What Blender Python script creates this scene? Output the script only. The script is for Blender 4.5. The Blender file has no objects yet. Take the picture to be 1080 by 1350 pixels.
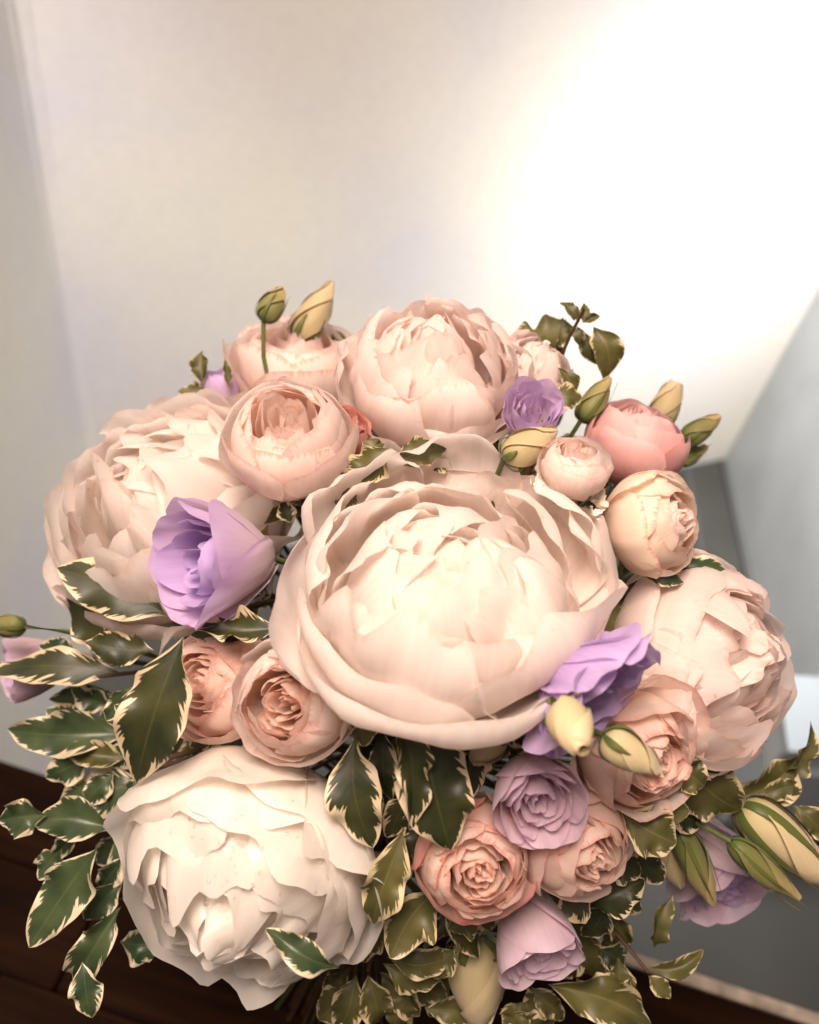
import bpy, math, random
import numpy as np
from mathutils import Vector, Matrix

# ------------------------------------------------------------------ camera, world, light
SC = bpy.context.scene
COL = SC.collection
F = 1158.0                                   # focal length in photograph pixels (1080 wide)
down_c = Vector((-231, 1090, 1158)).normalized()      # plumb direction seen from the camera (x right, y down, z forward)
up_c = -down_c
fw_c = (Vector((0, 0, 1)) - up_c * up_c.z).normalized()
rt_c = fw_c.cross(up_c).normalized()
CAM = Vector((0, 0, 1.60))
def c2w(v):                                   # camera (x right, y down, z fwd) -> world vector
    v = Vector(v); return Vector((v.dot(rt_c), v.dot(fw_c), v.dot(up_c)))
if c2w((1, 0, 0)).x < 0:
    rt_c = -rt_c
def P(u, v, d): return CAM + c2w(((u - 540) / F * d, (v - 675) / F * d, d))
def ray(u, v): return c2w(((u - 540) / F, (v - 675) / F, 1))
def D(x, y, z): return c2w((x, -y, -z)).normalized()   # right, up, towards viewer
def on_z(u, v, z):
    r = ray(u, v); return CAM + r * ((z - CAM.z) / r.z)

cam = bpy.data.cameras.new('camera'); camo = bpy.data.objects.new('camera', cam); COL.objects.link(camo)
X, Y, Z = c2w((1, 0, 0)), c2w((0, -1, 0)), c2w((0, 0, -1))
camo.matrix_world = Matrix(((X.x, Y.x, Z.x, CAM.x), (X.y, Y.y, Z.y, CAM.y), (X.z, Y.z, Z.z, CAM.z), (0, 0, 0, 1)))
cam.sensor_fit = 'HORIZONTAL'; cam.sensor_width = 36; cam.lens = 36 * F / 1080
cam.clip_start = .01; cam.clip_end = 60
cam.dof.use_dof = True; cam.dof.focus_distance = .40; cam.dof.aperture_fstop = 7.5
SC.camera = camo

W = bpy.data.worlds.new('World'); SC.world = W; W.use_nodes = True
W.node_tree.nodes['Background'].inputs[0].default_value = (1, .86, .79, 1)
W.node_tree.nodes['Background'].inputs[1].default_value = .20
SC.view_settings.view_transform = 'Standard'; SC.view_settings.look = 'None'
SC.view_settings.exposure = 0; SC.view_settings.gamma = 1; SC.view_settings.use_curve_mapping = False

def area(name, loc, target, size, power, color, size_y=None):
    l = bpy.data.lights.new(name, 'AREA'); l.energy = power; l.color = color; l.size = size
    if size_y: l.shape = 'RECTANGLE'; l.size_y = size_y
    o = bpy.data.objects.new(name, l); COL.objects.link(o)
    o.location = loc; o.rotation_euler = (Vector(target) - Vector(loc)).to_track_quat('-Z', 'Y').to_euler()
    return o
BC = P(560, 850, .56)                          # middle of the bouquet dome
area('ceiling_lamp', (-.25, .05, 2.45), BC, .56, 40, (1, .805, .69))
area('window_light', (.83, 1.24, 1.08), (.66, 1.88, .25), .26, 21, (1, 1, .97), .36)
lw = bpy.data.lights.new('left_wall_fill_spot', 'SPOT'); lw.energy = 45; lw.color = (.92, .96, 1.0); lw.spot_size = math.radians(58); lw.spot_blend = .9; lw.shadow_soft_size = .08  # added fill spot to brighten the left wall; no real lamp there
lwo = bpy.data.objects.new('left_wall_fill_spot', lw); COL.objects.link(lwo); lwo.location = (-.28, .25, 1.9)
lwo.rotation_euler = (Vector((-.68, .95, .75)) - lwo.location).to_track_quat('-Z', 'Y').to_euler()

# ------------------------------------------------------------------ helpers
rng = np.random.default_rng(7); random.seed(7)
def mat(name, build):
    m = bpy.data.materials.new(name); m.use_nodes = True
    nt = m.node_tree; nt.nodes.clear()
    out = nt.nodes.new('ShaderNodeOutputMaterial')
    build(nt, out); return m
def N(nt, t, **kw):
    n = nt.nodes.new(t)
    for k, v in kw.items():
        if k.startswith('i_'): n.inputs[int(k[2:])].default_value = v
        else: setattr(n, k, v)
    return n
def math_n(nt, op, a, b=None):
    n = nt.nodes.new('ShaderNodeMath'); n.operation = op
    for i, x in enumerate((a, b)):
        if x is None: continue
        if hasattr(x, 'is_linked'): nt.links.new(x, n.inputs[i])
        else: n.inputs[i].default_value = x
    return n.outputs[0]
def ramp(nt, fac, stops, interp='LINEAR'):
    r = nt.nodes.new('ShaderNodeValToRGB'); r.color_ramp.interpolation = interp
    e = r.color_ramp.elements
    while len(e) < len(stops): e.new(.5)
    for q, (p, c) in zip(e, stops):
        q.position = p; q.color = (*c, 1) if len(c) == 3 else c
    nt.links.new(fac, r.inputs[0]); return r.outputs[0]
def mixc(nt, fac, a, b, mode='MIX'):
    n = nt.nodes.new('ShaderNodeMix'); n.data_type = 'RGBA'; n.blend_type = mode
    for i, x in ((0, fac), (6, a), (7, b)):
        if hasattr(x, 'is_linked'): nt.links.new(x, n.inputs[i])
        elif i == 0: n.inputs[i].default_value = x
        else: n.inputs[i].default_value = (*x, 1)
    return n.outputs[2]
def plain(name, color, rough=.6, spec=.3, noise=None, amt=.15, metal=0):
    def b(nt, out):
        p = N(nt, 'ShaderNodeBsdfPrincipled'); p.inputs['Roughness'].default_value = rough
        p.inputs['Specular IOR Level'].default_value = spec; p.inputs['Metallic'].default_value = metal
        if noise:
            tc = N(nt, 'ShaderNodeTexCoord'); nz = N(nt, 'ShaderNodeTexNoise'); nz.inputs['Scale'].default_value = noise
            nz.inputs['Detail'].default_value = 5
            nt.links.new(tc.outputs['Object'], nz.inputs['Vector'])
            c = ramp(nt, nz.outputs['Fac'], [(.3, [x * (1 - amt) for x in color]), (.7, [min(1, x * (1 + amt)) for x in color])])
            nt.links.new(c, p.inputs['Base Color'])
            bp = N(nt, 'ShaderNodeBump'); bp.inputs['Strength'].default_value = .12; bp.inputs['Distance'].default_value = .002
            nt.links.new(nz.outputs['Fac'], bp.inputs['Height']); nt.links.new(bp.outputs[0], p.inputs['Normal'])
        else: p.inputs['Base Color'].default_value = (*color, 1)
        nt.links.new(p.outputs[0], out.inputs[0])
    return mat(name, b)

def petal_mat(name, stops, edge=None, trans=.46, rough=.5, edge_at=.90, vein=.22, blush=None, coat=0.0):
    """stops: colour along the petal from its base (0) to its rim (1)"""
    def b(nt, out):
        uv = N(nt, 'ShaderNodeUVMap'); sp = N(nt, 'ShaderNodeSeparateXYZ'); nt.links.new(uv.outputs[0], sp.inputs[0])
        oi = N(nt, 'ShaderNodeObjectInfo')
        tc = N(nt, 'ShaderNodeTexCoord')
        big = N(nt, 'ShaderNodeTexNoise'); big.inputs['Scale'].default_value = 38; big.inputs['Detail'].default_value = 4
        nt.links.new(tc.outputs['Object'], big.inputs['Vector'])
        v = math_n(nt, 'ADD', sp.outputs[1], math_n(nt, 'MULTIPLY', math_n(nt, 'SUBTRACT', big.outputs['Fac'], .5), .30))
        c = ramp(nt, v, stops, 'EASE')
        # long veins from base to rim
        cb = N(nt, 'ShaderNodeCombineXYZ')
        nt.links.new(math_n(nt, 'MULTIPLY', sp.outputs[0], 34), cb.inputs[0]); nt.links.new(math_n(nt, 'MULTIPLY', sp.outputs[1], 2.2), cb.inputs[1])
        nt.links.new(math_n(nt, 'MULTIPLY', oi.outputs['Random'], 50), cb.inputs[2])
        vn = N(nt, 'ShaderNodeTexNoise'); vn.inputs['Scale'].default_value = 1; vn.inputs['Detail'].default_value = 3
        nt.links.new(cb.outputs[0], vn.inputs['Vector'])
        vf = ramp(nt, vn.outputs['Fac'], [(.30, (1 - vein * .3,) * 3), (.70, (1, 1, 1))])
        c = mixc(nt, 1.0, c, vf, 'MULTIPLY')
        if blush:
            f = ramp(nt, big.outputs['Fac'], [(.50, (0, 0, 0)), (.72, (1, 1, 1))])
            c = mixc(nt, math_n(nt, 'MULTIPLY', f, .6), c, blush)
        if edge:
            e = math_n(nt, 'ADD', sp.outputs[1], math_n(nt, 'MULTIPLY', math_n(nt, 'SUBTRACT', vn.outputs['Fac'], .5), .16))
            f = ramp(nt, e, [(edge_at, (0, 0, 0)), (min(.999, edge_at + .09), (1, 1, 1))])
            c = mixc(nt, math_n(nt, 'MULTIPLY', f, math_n(nt, 'ADD', .25, math_n(nt, 'MULTIPLY', oi.outputs['Random'], .6))), c, edge)
        if blush or edge:     # sparse brown bruises
            sn = N(nt, 'ShaderNodeTexNoise'); sn.inputs['Scale'].default_value = 150; sn.inputs['Detail'].default_value = 2
            mv = N(nt, 'ShaderNodeVectorMath'); mv.operation = 'ADD'; nt.links.new(tc.outputs['Object'], mv.inputs[0])
            cx = N(nt, 'ShaderNodeCombineXYZ'); nt.links.new(math_n(nt, 'MULTIPLY', oi.outputs['Random'], 9), cx.inputs[0]); nt.links.new(cx.outputs[0], mv.inputs[1])
            nt.links.new(mv.outputs[0], sn.inputs['Vector'])
            c = mixc(nt, math_n(nt, 'MULTIPLY', ramp(nt, sn.outputs['Fac'], [(.72, (0, 0, 0)), (.78, (1, 1, 1))]), .4), c, (.55, .34, .20))
        # small tone change from petal to petal
        tone = math_n(nt, 'ADD', .93, math_n(nt, 'MULTIPLY', oi.outputs['Random'], .1))
        hs = N(nt, 'ShaderNodeHueSaturation'); nt.links.new(tone, hs.inputs['Value']); nt.links.new(c, hs.inputs['Color'])
        c = hs.outputs[0]
        p = N(nt, 'ShaderNodeBsdfPrincipled'); p.inputs['Roughness'].default_value = rough
        p.inputs['Specular IOR Level'].default_value = .25; p.inputs['Sheen Weight'].default_value = .12
        p.inputs['Coat Weight'].default_value = coat; p.inputs['Coat Roughness'].default_value = .2
        nt.links.new(c, p.inputs['Base Color'])
        bp = N(nt, 'ShaderNodeBump'); bp.inputs['Strength'].default_value = .18; bp.inputs['Distance'].default_value = .0005
        nt.links.new(vn.outputs['Fac'], bp.inputs['Height']); nt.links.new(bp.outputs[0], p.inputs['Normal'])
        tr = N(nt, 'ShaderNodeBsdfTranslucent'); nt.links.new(c, tr.inputs[0]); nt.links.new(bp.outputs[0], tr.inputs['Normal'])
        ms = N(nt, 'ShaderNodeMixShader'); ms.inputs[0].default_value = trans
        nt.links.new(p.outputs[0], ms.inputs[1]); nt.links.new(tr.outputs[0], ms.inputs[2]); nt.links.new(ms.outputs[0], out.inputs[0])
    return mat(name, b)

def leaf_mat(name, dark, light, cream, margin, rough=.34, jag=.5):
    def b(nt, out):
        uv = N(nt, 'ShaderNodeUVMap'); sp = N(nt, 'ShaderNodeSeparateXYZ'); nt.links.new(uv.outputs[0], sp.inputs[0])
        oi = N(nt, 'ShaderNodeObjectInfo')
        t = math_n(nt, 'ABSOLUTE', math_n(nt, 'SUBTRACT', math_n(nt, 'MULTIPLY', sp.outputs[0], 2), 1))
        side = math_n(nt, 'GREATER_THAN', sp.outputs[0], .5)
        rnd = math_n(nt, 'MULTIPLY', oi.outputs['Random'], 80)
        def streak(k, amp_t):
            cb = N(nt, 'ShaderNodeCombineXYZ')
            nt.links.new(math_n(nt, 'MULTIPLY', math_n(nt, 'SUBTRACT', sp.outputs[1], math_n(nt, 'MULTIPLY', t, .28)), k), cb.inputs[0])
            nt.links.new(math_n(nt, 'ADD', math_n(nt, 'MULTIPLY', side, 7.3), math_n(nt, 'MULTIPLY', t, amp_t)), cb.inputs[1])
            nt.links.new(rnd, cb.inputs[2])
            n = N(nt, 'ShaderNodeTexNoise'); n.inputs['Scale'].default_value = 1; n.inputs['Detail'].default_value = 2
            nt.links.new(cb.outputs[0], n.inputs['Vector']); return n.outputs['Fac']
        a, c2 = streak(7, .4), streak(26, 1.2)
        th = math_n(nt, 'ADD', math_n(nt, 'ADD', math_n(nt, 'ADD', margin - .10, math_n(nt, 'MULTIPLY', math_n(nt, 'FRACT', math_n(nt, 'MULTIPLY', rnd, 7.7)), .24)), math_n(nt, 'MULTIPLY', math_n(nt, 'SUBTRACT', a, .5), 2.4 * jag)),
                    math_n(nt, 'MULTIPLY', math_n(nt, 'SUBTRACT', c2, .5), 2.0 * jag))
        tip = math_n(nt, 'MULTIPLY', math_n(nt, 'POWER', sp.outputs[1], 9), .30)
        d = math_n(nt, 'SUBTRACT', math_n(nt, 'ADD', t, tip), th)
        fac = ramp(nt, math_n(nt, 'ADD', d, .5), [(.49, (0, 0, 0)), (.53, (1, 1, 1))])
        n3 = N(nt, 'ShaderNodeTexNoise'); n3.inputs['Scale'].default_value = 55; n3.inputs['Detail'].default_value = 5
        tc = N(nt, 'ShaderNodeTexCoord'); nt.links.new(tc.outputs['Object'], n3.inputs['Vector'])
        g = ramp(nt, n3.outputs['Fac'], [(.35, dark), (.68, light)])
        rib = ramp(nt, t, [(.0, (1, 1, 1)), (.045, (0, 0, 0))])
        g = mixc(nt, math_n(nt, 'MULTIPLY', rib, .35), g, [min(1, x * 2.2) for x in light])
        cr = ramp(nt, n3.outputs['Fac'], [(.3, [x * .82 for x in cream]), (.7, cream)])
        c = mixc(nt, fac, g, cr)
        p = N(nt, 'ShaderNodeBsdfPrincipled'); p.inputs['Roughness'].default_value = rough; p.inputs['Specular IOR Level'].default_value = .45
        nt.links.new(c, p.inputs['Base Color'])
        w = math_n(nt, 'SINE', math_n(nt, 'MULTIPLY', math_n(nt, 'SUBTRACT', sp.outputs[1], math_n(nt, 'MULTIPLY', t, .28)), 62))
        h = math_n(nt, 'ADD', math_n(nt, 'MULTIPLY', w, .04), n3.outputs['Fac'])
        bp = N(nt, 'ShaderNodeBump'); bp.inputs['Strength'].default_value = .3; bp.inputs['Distance'].default_value = .0008
        nt.links.new(h, bp.inputs['Height']); nt.links.new(bp.outputs[0], p.inputs['Normal'])
        tr = N(nt, 'ShaderNodeBsdfTranslucent'); nt.links.new(c, tr.inputs[0])
        ms = N(nt, 'ShaderNodeMixShader'); ms.inputs[0].default_value = .14
        nt.links.new(p.outputs[0], ms.inputs[1]); nt.links.new(tr.outputs[0], ms.inputs[2]); nt.links.new(ms.outputs[0], out.inputs[0])
    return mat(name, b)

M = {}
def wall_b(nt, out):
    tc = N(nt, 'ShaderNodeTexCoord'); p = N(nt, 'ShaderNodeBsdfPrincipled'); p.inputs['Roughness'].default_value = .75; p.inputs['Specular IOR Level'].default_value = .15
    a = N(nt, 'ShaderNodeTexNoise'); a.inputs['Scale'].default_value = 2.6; a.inputs['Detail'].default_value = 3
    b = N(nt, 'ShaderNodeTexNoise'); b.inputs['Scale'].default_value = 70; b.inputs['Detail'].default_value = 6
    for n in (a, b): nt.links.new(tc.outputs['Object'], n.inputs['Vector'])
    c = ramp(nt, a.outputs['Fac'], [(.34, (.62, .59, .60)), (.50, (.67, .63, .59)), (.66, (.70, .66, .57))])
    c = mixc(nt, 1.0, c, ramp(nt, b.outputs['Fac'], [(.3, (.95, .95, .95)), (.7, (1, 1, 1))]), 'MULTIPLY')
    nt.links.new(c, p.inputs['Base Color'])
    bp = N(nt, 'ShaderNodeBump'); bp.inputs['Strength'].default_value = .25; bp.inputs['Distance'].default_value = .003
    nt.links.new(b.outputs['Fac'], bp.inputs['Height']); nt.links.new(bp.outputs[0], p.inputs['Normal']); nt.links.new(p.outputs[0], out.inputs[0])
M['wall'] = mat('wall_paint', wall_b)
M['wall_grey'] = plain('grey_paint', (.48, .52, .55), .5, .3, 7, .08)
M['floor'] = plain('pale_floor', (.07, .069, .064), .6, .25, 6, .12)
M['joint'] = plain('dark_joint', (.12, .12, .12), .7)
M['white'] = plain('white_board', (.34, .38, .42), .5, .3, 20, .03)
def wood_b(nt, out):
    tc = N(nt, 'ShaderNodeTexCoord'); mp = N(nt, 'ShaderNodeMapping'); mp.inputs['Scale'].default_value = (3, 40, 40)
    nt.links.new(tc.outputs['Object'], mp.inputs[0])
    nz = N(nt, 'ShaderNodeTexNoise'); nz.inputs['Scale'].default_value = 1.6; nz.inputs['Detail'].default_value = 7; nz.inputs['Distortion'].default_value = .8
    nt.links.new(mp.outputs[0], nz.inputs['Vector'])
    c = ramp(nt, nz.outputs['Fac'], [(.3, (.006, .0020, .0008)), (.55, (.015, .005, .0016)), (.75, (.028, .010, .0034))])
    p = N(nt, 'ShaderNodeBsdfPrincipled'); p.inputs['Roughness'].default_value = .7; p.inputs['Specular IOR Level'].default_value = .05
    nt.links.new(c, p.inputs['Base Color'])
    bp = N(nt, 'ShaderNodeBump'); bp.inputs['Strength'].default_value = .2; bp.inputs['Distance'].default_value = .001
    nt.links.new(nz.outputs['Fac'], bp.inputs['Height']); nt.links.new(bp.outputs[0], p.inputs['Normal'])
    nt.links.new(p.outputs[0], out.inputs[0])
M['wood'] = mat('dark_wood', wood_b)
M['strip'] = plain('metal_strip', (.62, .52, .42), .35, .5, 60, .3, .6)
M['peony_cream'] = petal_mat('peony_cream', [(0, (.94, .79, .65)), (.45, (.957, .86, .785)), (1, (.966, .885, .835))], trans=.56, vein=.22, edge=(.88, .70, .58), edge_at=.97)
M['peony_white'] = petal_mat('peony_white', [(0, (.93, .80, .63)), (.4, (.95, .87, .77)), (1, (.965, .91, .845))], trans=.54, vein=.16, coat=.4, rough=.36)
M['peony_blush'] = petal_mat('peony_blush', [(0, (.94, .75, .635)), (.5, (.957, .825, .76)), (1, (.966, .85, .80))], trans=.56, vein=.22, edge=(.88, .64, .55), edge_at=.97)
M['rose_blush'] = petal_mat('rose_blush', [(0, (.945, .79, .66)), (.5, (.958, .815, .73)), (1, (.965, .84, .77))], edge=(.80, .44, .37), edge_at=.96, blush=(.95, .74, .67), vein=.18, trans=.53)
M['rose_peach'] = petal_mat('rose_peach', [(0, (.945, .75, .59)), (.5, (.958, .77, .65)), (1, (.965, .80, .70))], edge=(.82, .36, .30), edge_at=.95, blush=(.945, .66, .57), vein=.18, trans=.53)
M['rose_cream'] = petal_mat('rose_cream', [(0, (.94, .78, .60)), (.5, (.955, .80, .66)), (1, (.965, .83, .70))], edge=(.82, .42, .34), edge_at=.96, vein=.16, trans=.52)
M['rose_coral'] = petal_mat('rose_coral', [(0, (.92, .68, .54)), (.55, (.93, .66, .56)), (1, (.92, .54, .47))], edge=(.80, .16, .15), edge_at=.93, blush=(.90, .46, .40), vein=.16, trans=.48)
M['rose_pink'] = petal_mat('rose_pink', [(0, (.80, .30, .25)), (.5, (.87, .50, .47)), (1, (.90, .60, .57))], blush=(.84, .38, .35), vein=.14)
M['rose_red'] = petal_mat('rose_red', [(0, (.74, .22, .16)), (.5, (.82, .36, .28)), (1, (.86, .46, .38))], vein=.2)
M['lilac_outer'] = petal_mat('lilac_outer', [(0, (.84, .74, .62)), (.40, (.88, .72, .77)), (1, (.72, .53, .79))], trans=.46, vein=.3)
M['lilac_inner'] = petal_mat('lilac_inner', [(0, (.58, .38, .58)), (.45, (.60, .41, .72)), (1, (.66, .49, .79))], trans=.42, vein=.34)
M['lilac_pale'] = petal_mat('lilac_pale', [(0, (.84, .70, .58)), (.5, (.85, .68, .70)), (1, (.82, .63, .74))], trans=.46, vein=.28)
M['bud_cream'] = petal_mat('bud_cream', [(0, (.52, .46, .21)), (.35, (.66, .55, .31)), (1, (.76, .62, .39))], trans=.3, vein=.25, rough=.55)
M['bud_green'] = petal_mat('bud_green', [(0, (.10, .13, .03)), (.55, (.20, .19, .06)), (1, (.44, .34, .15))], trans=.15, vein=.5, rough=.5)
M['bud_tan'] = petal_mat('bud_tan', [(0, (.32, .29, .12)), (.4, (.50, .40, .21)), (1, (.62, .49, .30))], trans=.28, vein=.25, rough=.55)
M['sepal'] = petal_mat('sepal_green', [(0, (.07, .10, .02)), (.5, (.11, .13, .03)), (1, (.13, .11, .03))], trans=.12, vein=.3, rough=.4)
M['stem'] = plain('stem_green', (.085, .11, .030), .5, .4, 120, .25)
M['twig'] = plain('twig_brown', (.07, .035, .018), .6, .3, 150, .3)
M['twine'] = plain('twine', (.45, .34, .20), .9, .1, 300, .3)
M['leaf'] = leaf_mat('leaf_variegated', (.016, .022, .006), (.052, .054, .014), (.70, .56, .36), .78, jag=.52, rough=.46)
M['leaf_thin'] = leaf_mat('leaf_thin_margin', (.050, .050, .012), (.120, .105, .030), (.60, .49, .29), .90, jag=.5, rough=.5)
M['leaf_cool'] = leaf_mat('leaf_cool', (.022, .042, .016), (.065, .090, .035), (.70, .60, .41), .80, rough=.38, jag=.5)
M['floret'] = plain('floret_white', (.84, .74, .62), .7, .1, 200, .1)
def drop_b(nt, out):
    g = N(nt, 'ShaderNodeBsdfGlossy'); g.inputs['Roughness'].default_value = .06
    t = N(nt, 'ShaderNodeBsdfTransparent'); t.inputs[0].default_value = (1, 1, 1, 1)
    lw = N(nt, 'ShaderNodeFresnel'); lw.inputs[0].default_value = 1.33
    ms = N(nt, 'ShaderNodeMixShader'); nt.links.new(math_n(nt, 'ADD', lw.outputs[0], .06), ms.inputs[0])
    nt.links.new(t.outputs[0], ms.inputs[1]); nt.links.new(g.outputs[0], ms.inputs[2]); nt.links.new(ms.outputs[0], out.inputs[0])
M['water'] = mat('water', drop_b)

def link(name, me, m, parent=None):
    o = bpy.data.objects.new(name, me); COL.objects.link(o)
    if m is not None and not me.materials: me.materials.append(m)
    if parent: o.parent = parent
    return o
def grid_mesh(name, co, uv, n, m):
    """co: (n*m,3) rows of m points"""
    me = bpy.data.meshes.new(name)
    i = np.arange((n - 1) * (m - 1)); r, c = i // (m - 1), i % (m - 1)
    a = r * m + c
    quads = np.stack([a, a + 1, a + m + 1, a + m], 1).astype(np.int32)
    me.vertices.add(n * m); me.vertices.foreach_set('co', co.astype(np.float32).ravel())
    me.loops.add(quads.size); me.loops.foreach_set('vertex_index', quads.ravel())
    me.polygons.add(len(quads)); me.polygons.foreach_set('loop_start', np.arange(0, quads.size, 4, dtype=np.int32))
    me.polygons.foreach_set('use_smooth', np.ones(len(quads), bool))
    u = me.uv_layers.new(name='UVMap'); u.data.foreach_set('uv', uv[quads.ravel()].astype(np.float32).ravel())
    me.update(calc_edges=True); me.validate()
    return me
def box(name, size, m, parent=None, loc=(0, 0, 0), rz=0, bev=.002):
    import bmesh
    bm = bmesh.new(); bmesh.ops.create_cube(bm, size=1)
    for v in bm.verts: v.co = Vector((v.co.x * size[0], v.co.y * size[1], v.co.z * size[2]))
    if bev: bmesh.ops.bevel(bm, geom=bm.edges[:], offset=bev, segments=2, affect='EDGES')
    me = bpy.data.meshes.new(name); bm.to_mesh(me); bm.free()
    o = link(name, me, m, parent); o.location = loc; o.rotation_euler = (0, 0, rz); return o
def prism(name, pts, z0, z1, m, parent=None):
    """vertical prism on a ground polygon, anticlockwise"""
    n = len(pts); a = sum(pts[i][0] * pts[(i + 1) % n][1] - pts[(i + 1) % n][0] * pts[i][1] for i in range(n))
    if a < 0: pts = pts[::-1]
    vs = [(p[0], p[1], z0) for p in pts] + [(p[0], p[1], z1) for p in pts]
    fs = [tuple(range(n))[::-1], tuple(range(n, 2 * n))] + [(i, (i + 1) % n, n + (i + 1) % n, n + i) for i in range(n)]
    me = bpy.data.meshes.new(name); me.from_pydata(vs, [], fs); me.update()
    return link(name, me, m, parent)
def tube_mesh(name, pts, radii, sides=7):
    pts = [Vector(p) for p in pts]; n = len(pts); co = []; uv = []
    ref = Vector((.3, .2, .9))
    for i, p in enumerate(pts):
        tg = (pts[min(i + 1, n - 1)] - pts[max(i - 1, 0)]).normalized()
        a = tg.cross(ref)
        if a.length < 1e-3: a = tg.cross(Vector((1, 0, 0)))
        a.normalize(); b = tg.cross(a); r = radii[i] if hasattr(radii, '__len__') else radii
        for k in range(sides + 1):
            q = 2 * math.pi * k / sides; co.append(p + a * (r * math.cos(q)) + b * (r * math.sin(q))); uv.append((k / sides, i / (n - 1)))
    return grid_mesh(name, np.array([tuple(c) for c in co]), np.array(uv), n, sides + 1)
def bez(p0, p1, p2, p3, n):
    out = []
    for i in range(n):
        t = i / (n - 1); q = 1 - t
        out.append(p0 * q ** 3 + p1 * (3 * q * q * t) + p2 * (3 * q * t * t) + p3 * t ** 3)
    return out
def thing(name, label, cat, loc, group=None, rot=None):
    o = bpy.data.objects.new(name, None); COL.objects.link(o); o.location = loc; o.empty_display_size = .02
    if rot is not None: o.rotation_mode = 'QUATERNION'; o.rotation_quaternion = rot
    o['label'] = label; o['category'] = cat
    if group: o['group'] = group
    return o
def setting(o): o['kind'] = 'structure'; return o
def snoise(x, ph, fr):
    return sum(np.sin(x * f + p) * a for f, p, a in zip(fr, ph, (1, .6, .4)))

# ------------------------------------------------------------------ the setting: room corner and table
FZ, TZ = 0.0, .75
corner = on_z(955, 605, FZ)
dA = (on_z(880, 620, FZ) - corner); dA.z = 0; dA.normalize()         # along the foot of the back wall
dR = (on_z(992, 775, FZ) - corner); dR.z = 0; dR.normalize()         # along the foot of the right wall
nA = Vector((-dA.y, dA.x, 0)); nA = nA if nA.y > 0 else -nA          # away from the camera
nR = Vector((-dR.y, dR.x, 0)); nR = nR if nR.x > 0 else -nR
r0 = ray(100, 490)                                                   # where the back wall ends at the left
a_, b_ = np.linalg.solve(np.array([[dA.x, -r0.x], [dA.y, -r0.y]]), np.array([-corner.x, -corner.y]))
LC = corner + dA * float(a_)
p2 = lambda v: (v.x, v.y)
setting(prism('floor', [(-4, -2), (4, -2), (4, 5), (-4, 5)], -.05, 0, M['floor']))
wb = setting(prism('wall_back', [p2(corner - dA * .25), p2(LC + dA * .05), p2(LC + dA * .05 + nA * .12), p2(corner + nA * .12 - dA * .25)], .0005, 2.6, M['wall']))
re = corner + dR * .92
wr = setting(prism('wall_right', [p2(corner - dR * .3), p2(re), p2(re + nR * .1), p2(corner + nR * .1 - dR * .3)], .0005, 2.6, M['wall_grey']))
dL = (on_z(85, 1000, FZ) - LC); dL.z = 0; dL.normalize(); nL = Vector((-dL.y, dL.x, 0)); nL = nL if nL.x < 0 else -nL
wl = setting(prism('wall_left', [p2(LC - dL * .2), p2(LC + dL * 1.6), p2(LC + dL * 1.6 + nL * .1), p2(LC - dL * .2 + nL * .1)], .0005, 2.6, M['wall']))
# trims: dark joint along the foot of the right wall and a second floor joint beside it
def strip(name, a, b, w, h, m, side):
    d = (b - a).normalized(); return setting(prism(name, [p2(a), p2(b), p2(b + side * w), p2(a + side * w)], .0006, h, m))
strip('skirting_right', corner - nR * .001 + dR * .02, re - nR * .001, .014, .012, M['joint'], -nR)
strip('floor_joint', corner - nR * .115 + dR * .05, corner - nR * .115 + dR * .9, .008, .004, M['joint'], -nR)

# narrow plaster bead up the corner at the left
setting(prism('corner_bead', [p2(LC - dA * .0 - nA * .010 + dL * .0), p2(LC - dA * .018 - nA * .001), p2(LC - dA * .018 + nA * .01), p2(LC + dL * .03 + nL * .01), p2(LC + dL * .03 - nL * .001)], .0007, 2.595, M['wall']))
# low white ledge at the end of the right wall
led = thing('window_ledge', 'low white painted ledge beside the grey wall', 'ledge', (0, 0, 0))
l0 = on_z(1040, 990, .30); lx = (on_z(1200, 1000, .30) - l0).normalized(); ly = Vector((-lx.y, lx.x, 0)); ly = ly if ly.y > 0 else -ly
led.location = (l0.x, l0.y, 0)
def lp(a, b): v = lx * a + ly * b; return (v.x, v.y)
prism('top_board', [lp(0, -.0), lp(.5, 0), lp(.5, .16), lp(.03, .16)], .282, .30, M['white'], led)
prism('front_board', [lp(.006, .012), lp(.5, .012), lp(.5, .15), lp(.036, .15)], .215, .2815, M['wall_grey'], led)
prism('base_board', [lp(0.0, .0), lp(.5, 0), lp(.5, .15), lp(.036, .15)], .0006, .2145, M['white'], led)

# dark wooden table: its far edge runs behind the bouquet
tab = thing('wooden_table', 'dark brown wooden table carrying the bouquet', 'table', (0, 0, 0))
eL, eR = on_z(-60, 965, TZ), on_z(1080, 1338, TZ)
ex = (eR - eL); ex.z = 0; exl = ex.length; ex.normalize(); ey = Vector((ex.y, -ex.x, 0)); ey = ey if ey.y < 0 else -ey
tab.location = (eL.x, eL.y, 0); ang = math.atan2(ex.y, ex.x)
def tp(a, b): v = ex * a + ey * b; return (v.x, v.y)
x = -.55; k = 0
cuts = [.0, .085, .17, .255, .34, .425, .51]
for i in range(len(cuts) - 1):
    for (a, b) in ((-.5, .16 + .05 * (i % 2)), (.163 + .05 * (i % 2), exl + .35)):
        sz = (b - a, cuts[i + 1] - cuts[i] - .0012, .03); c = tp((a + b) / 2, (cuts[i] + cuts[i + 1]) / 2 + .012)
        box('plank', sz, M['wood'], tab, (c[0], c[1], TZ - .015), ang, .0015)
c = tp(exl * .86 + .14, .005); box('edge_strip', (exl * .28 + .3, .012, .034), M['strip'], tab, (c[0], c[1], TZ - .0155), ang, .002)
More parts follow.
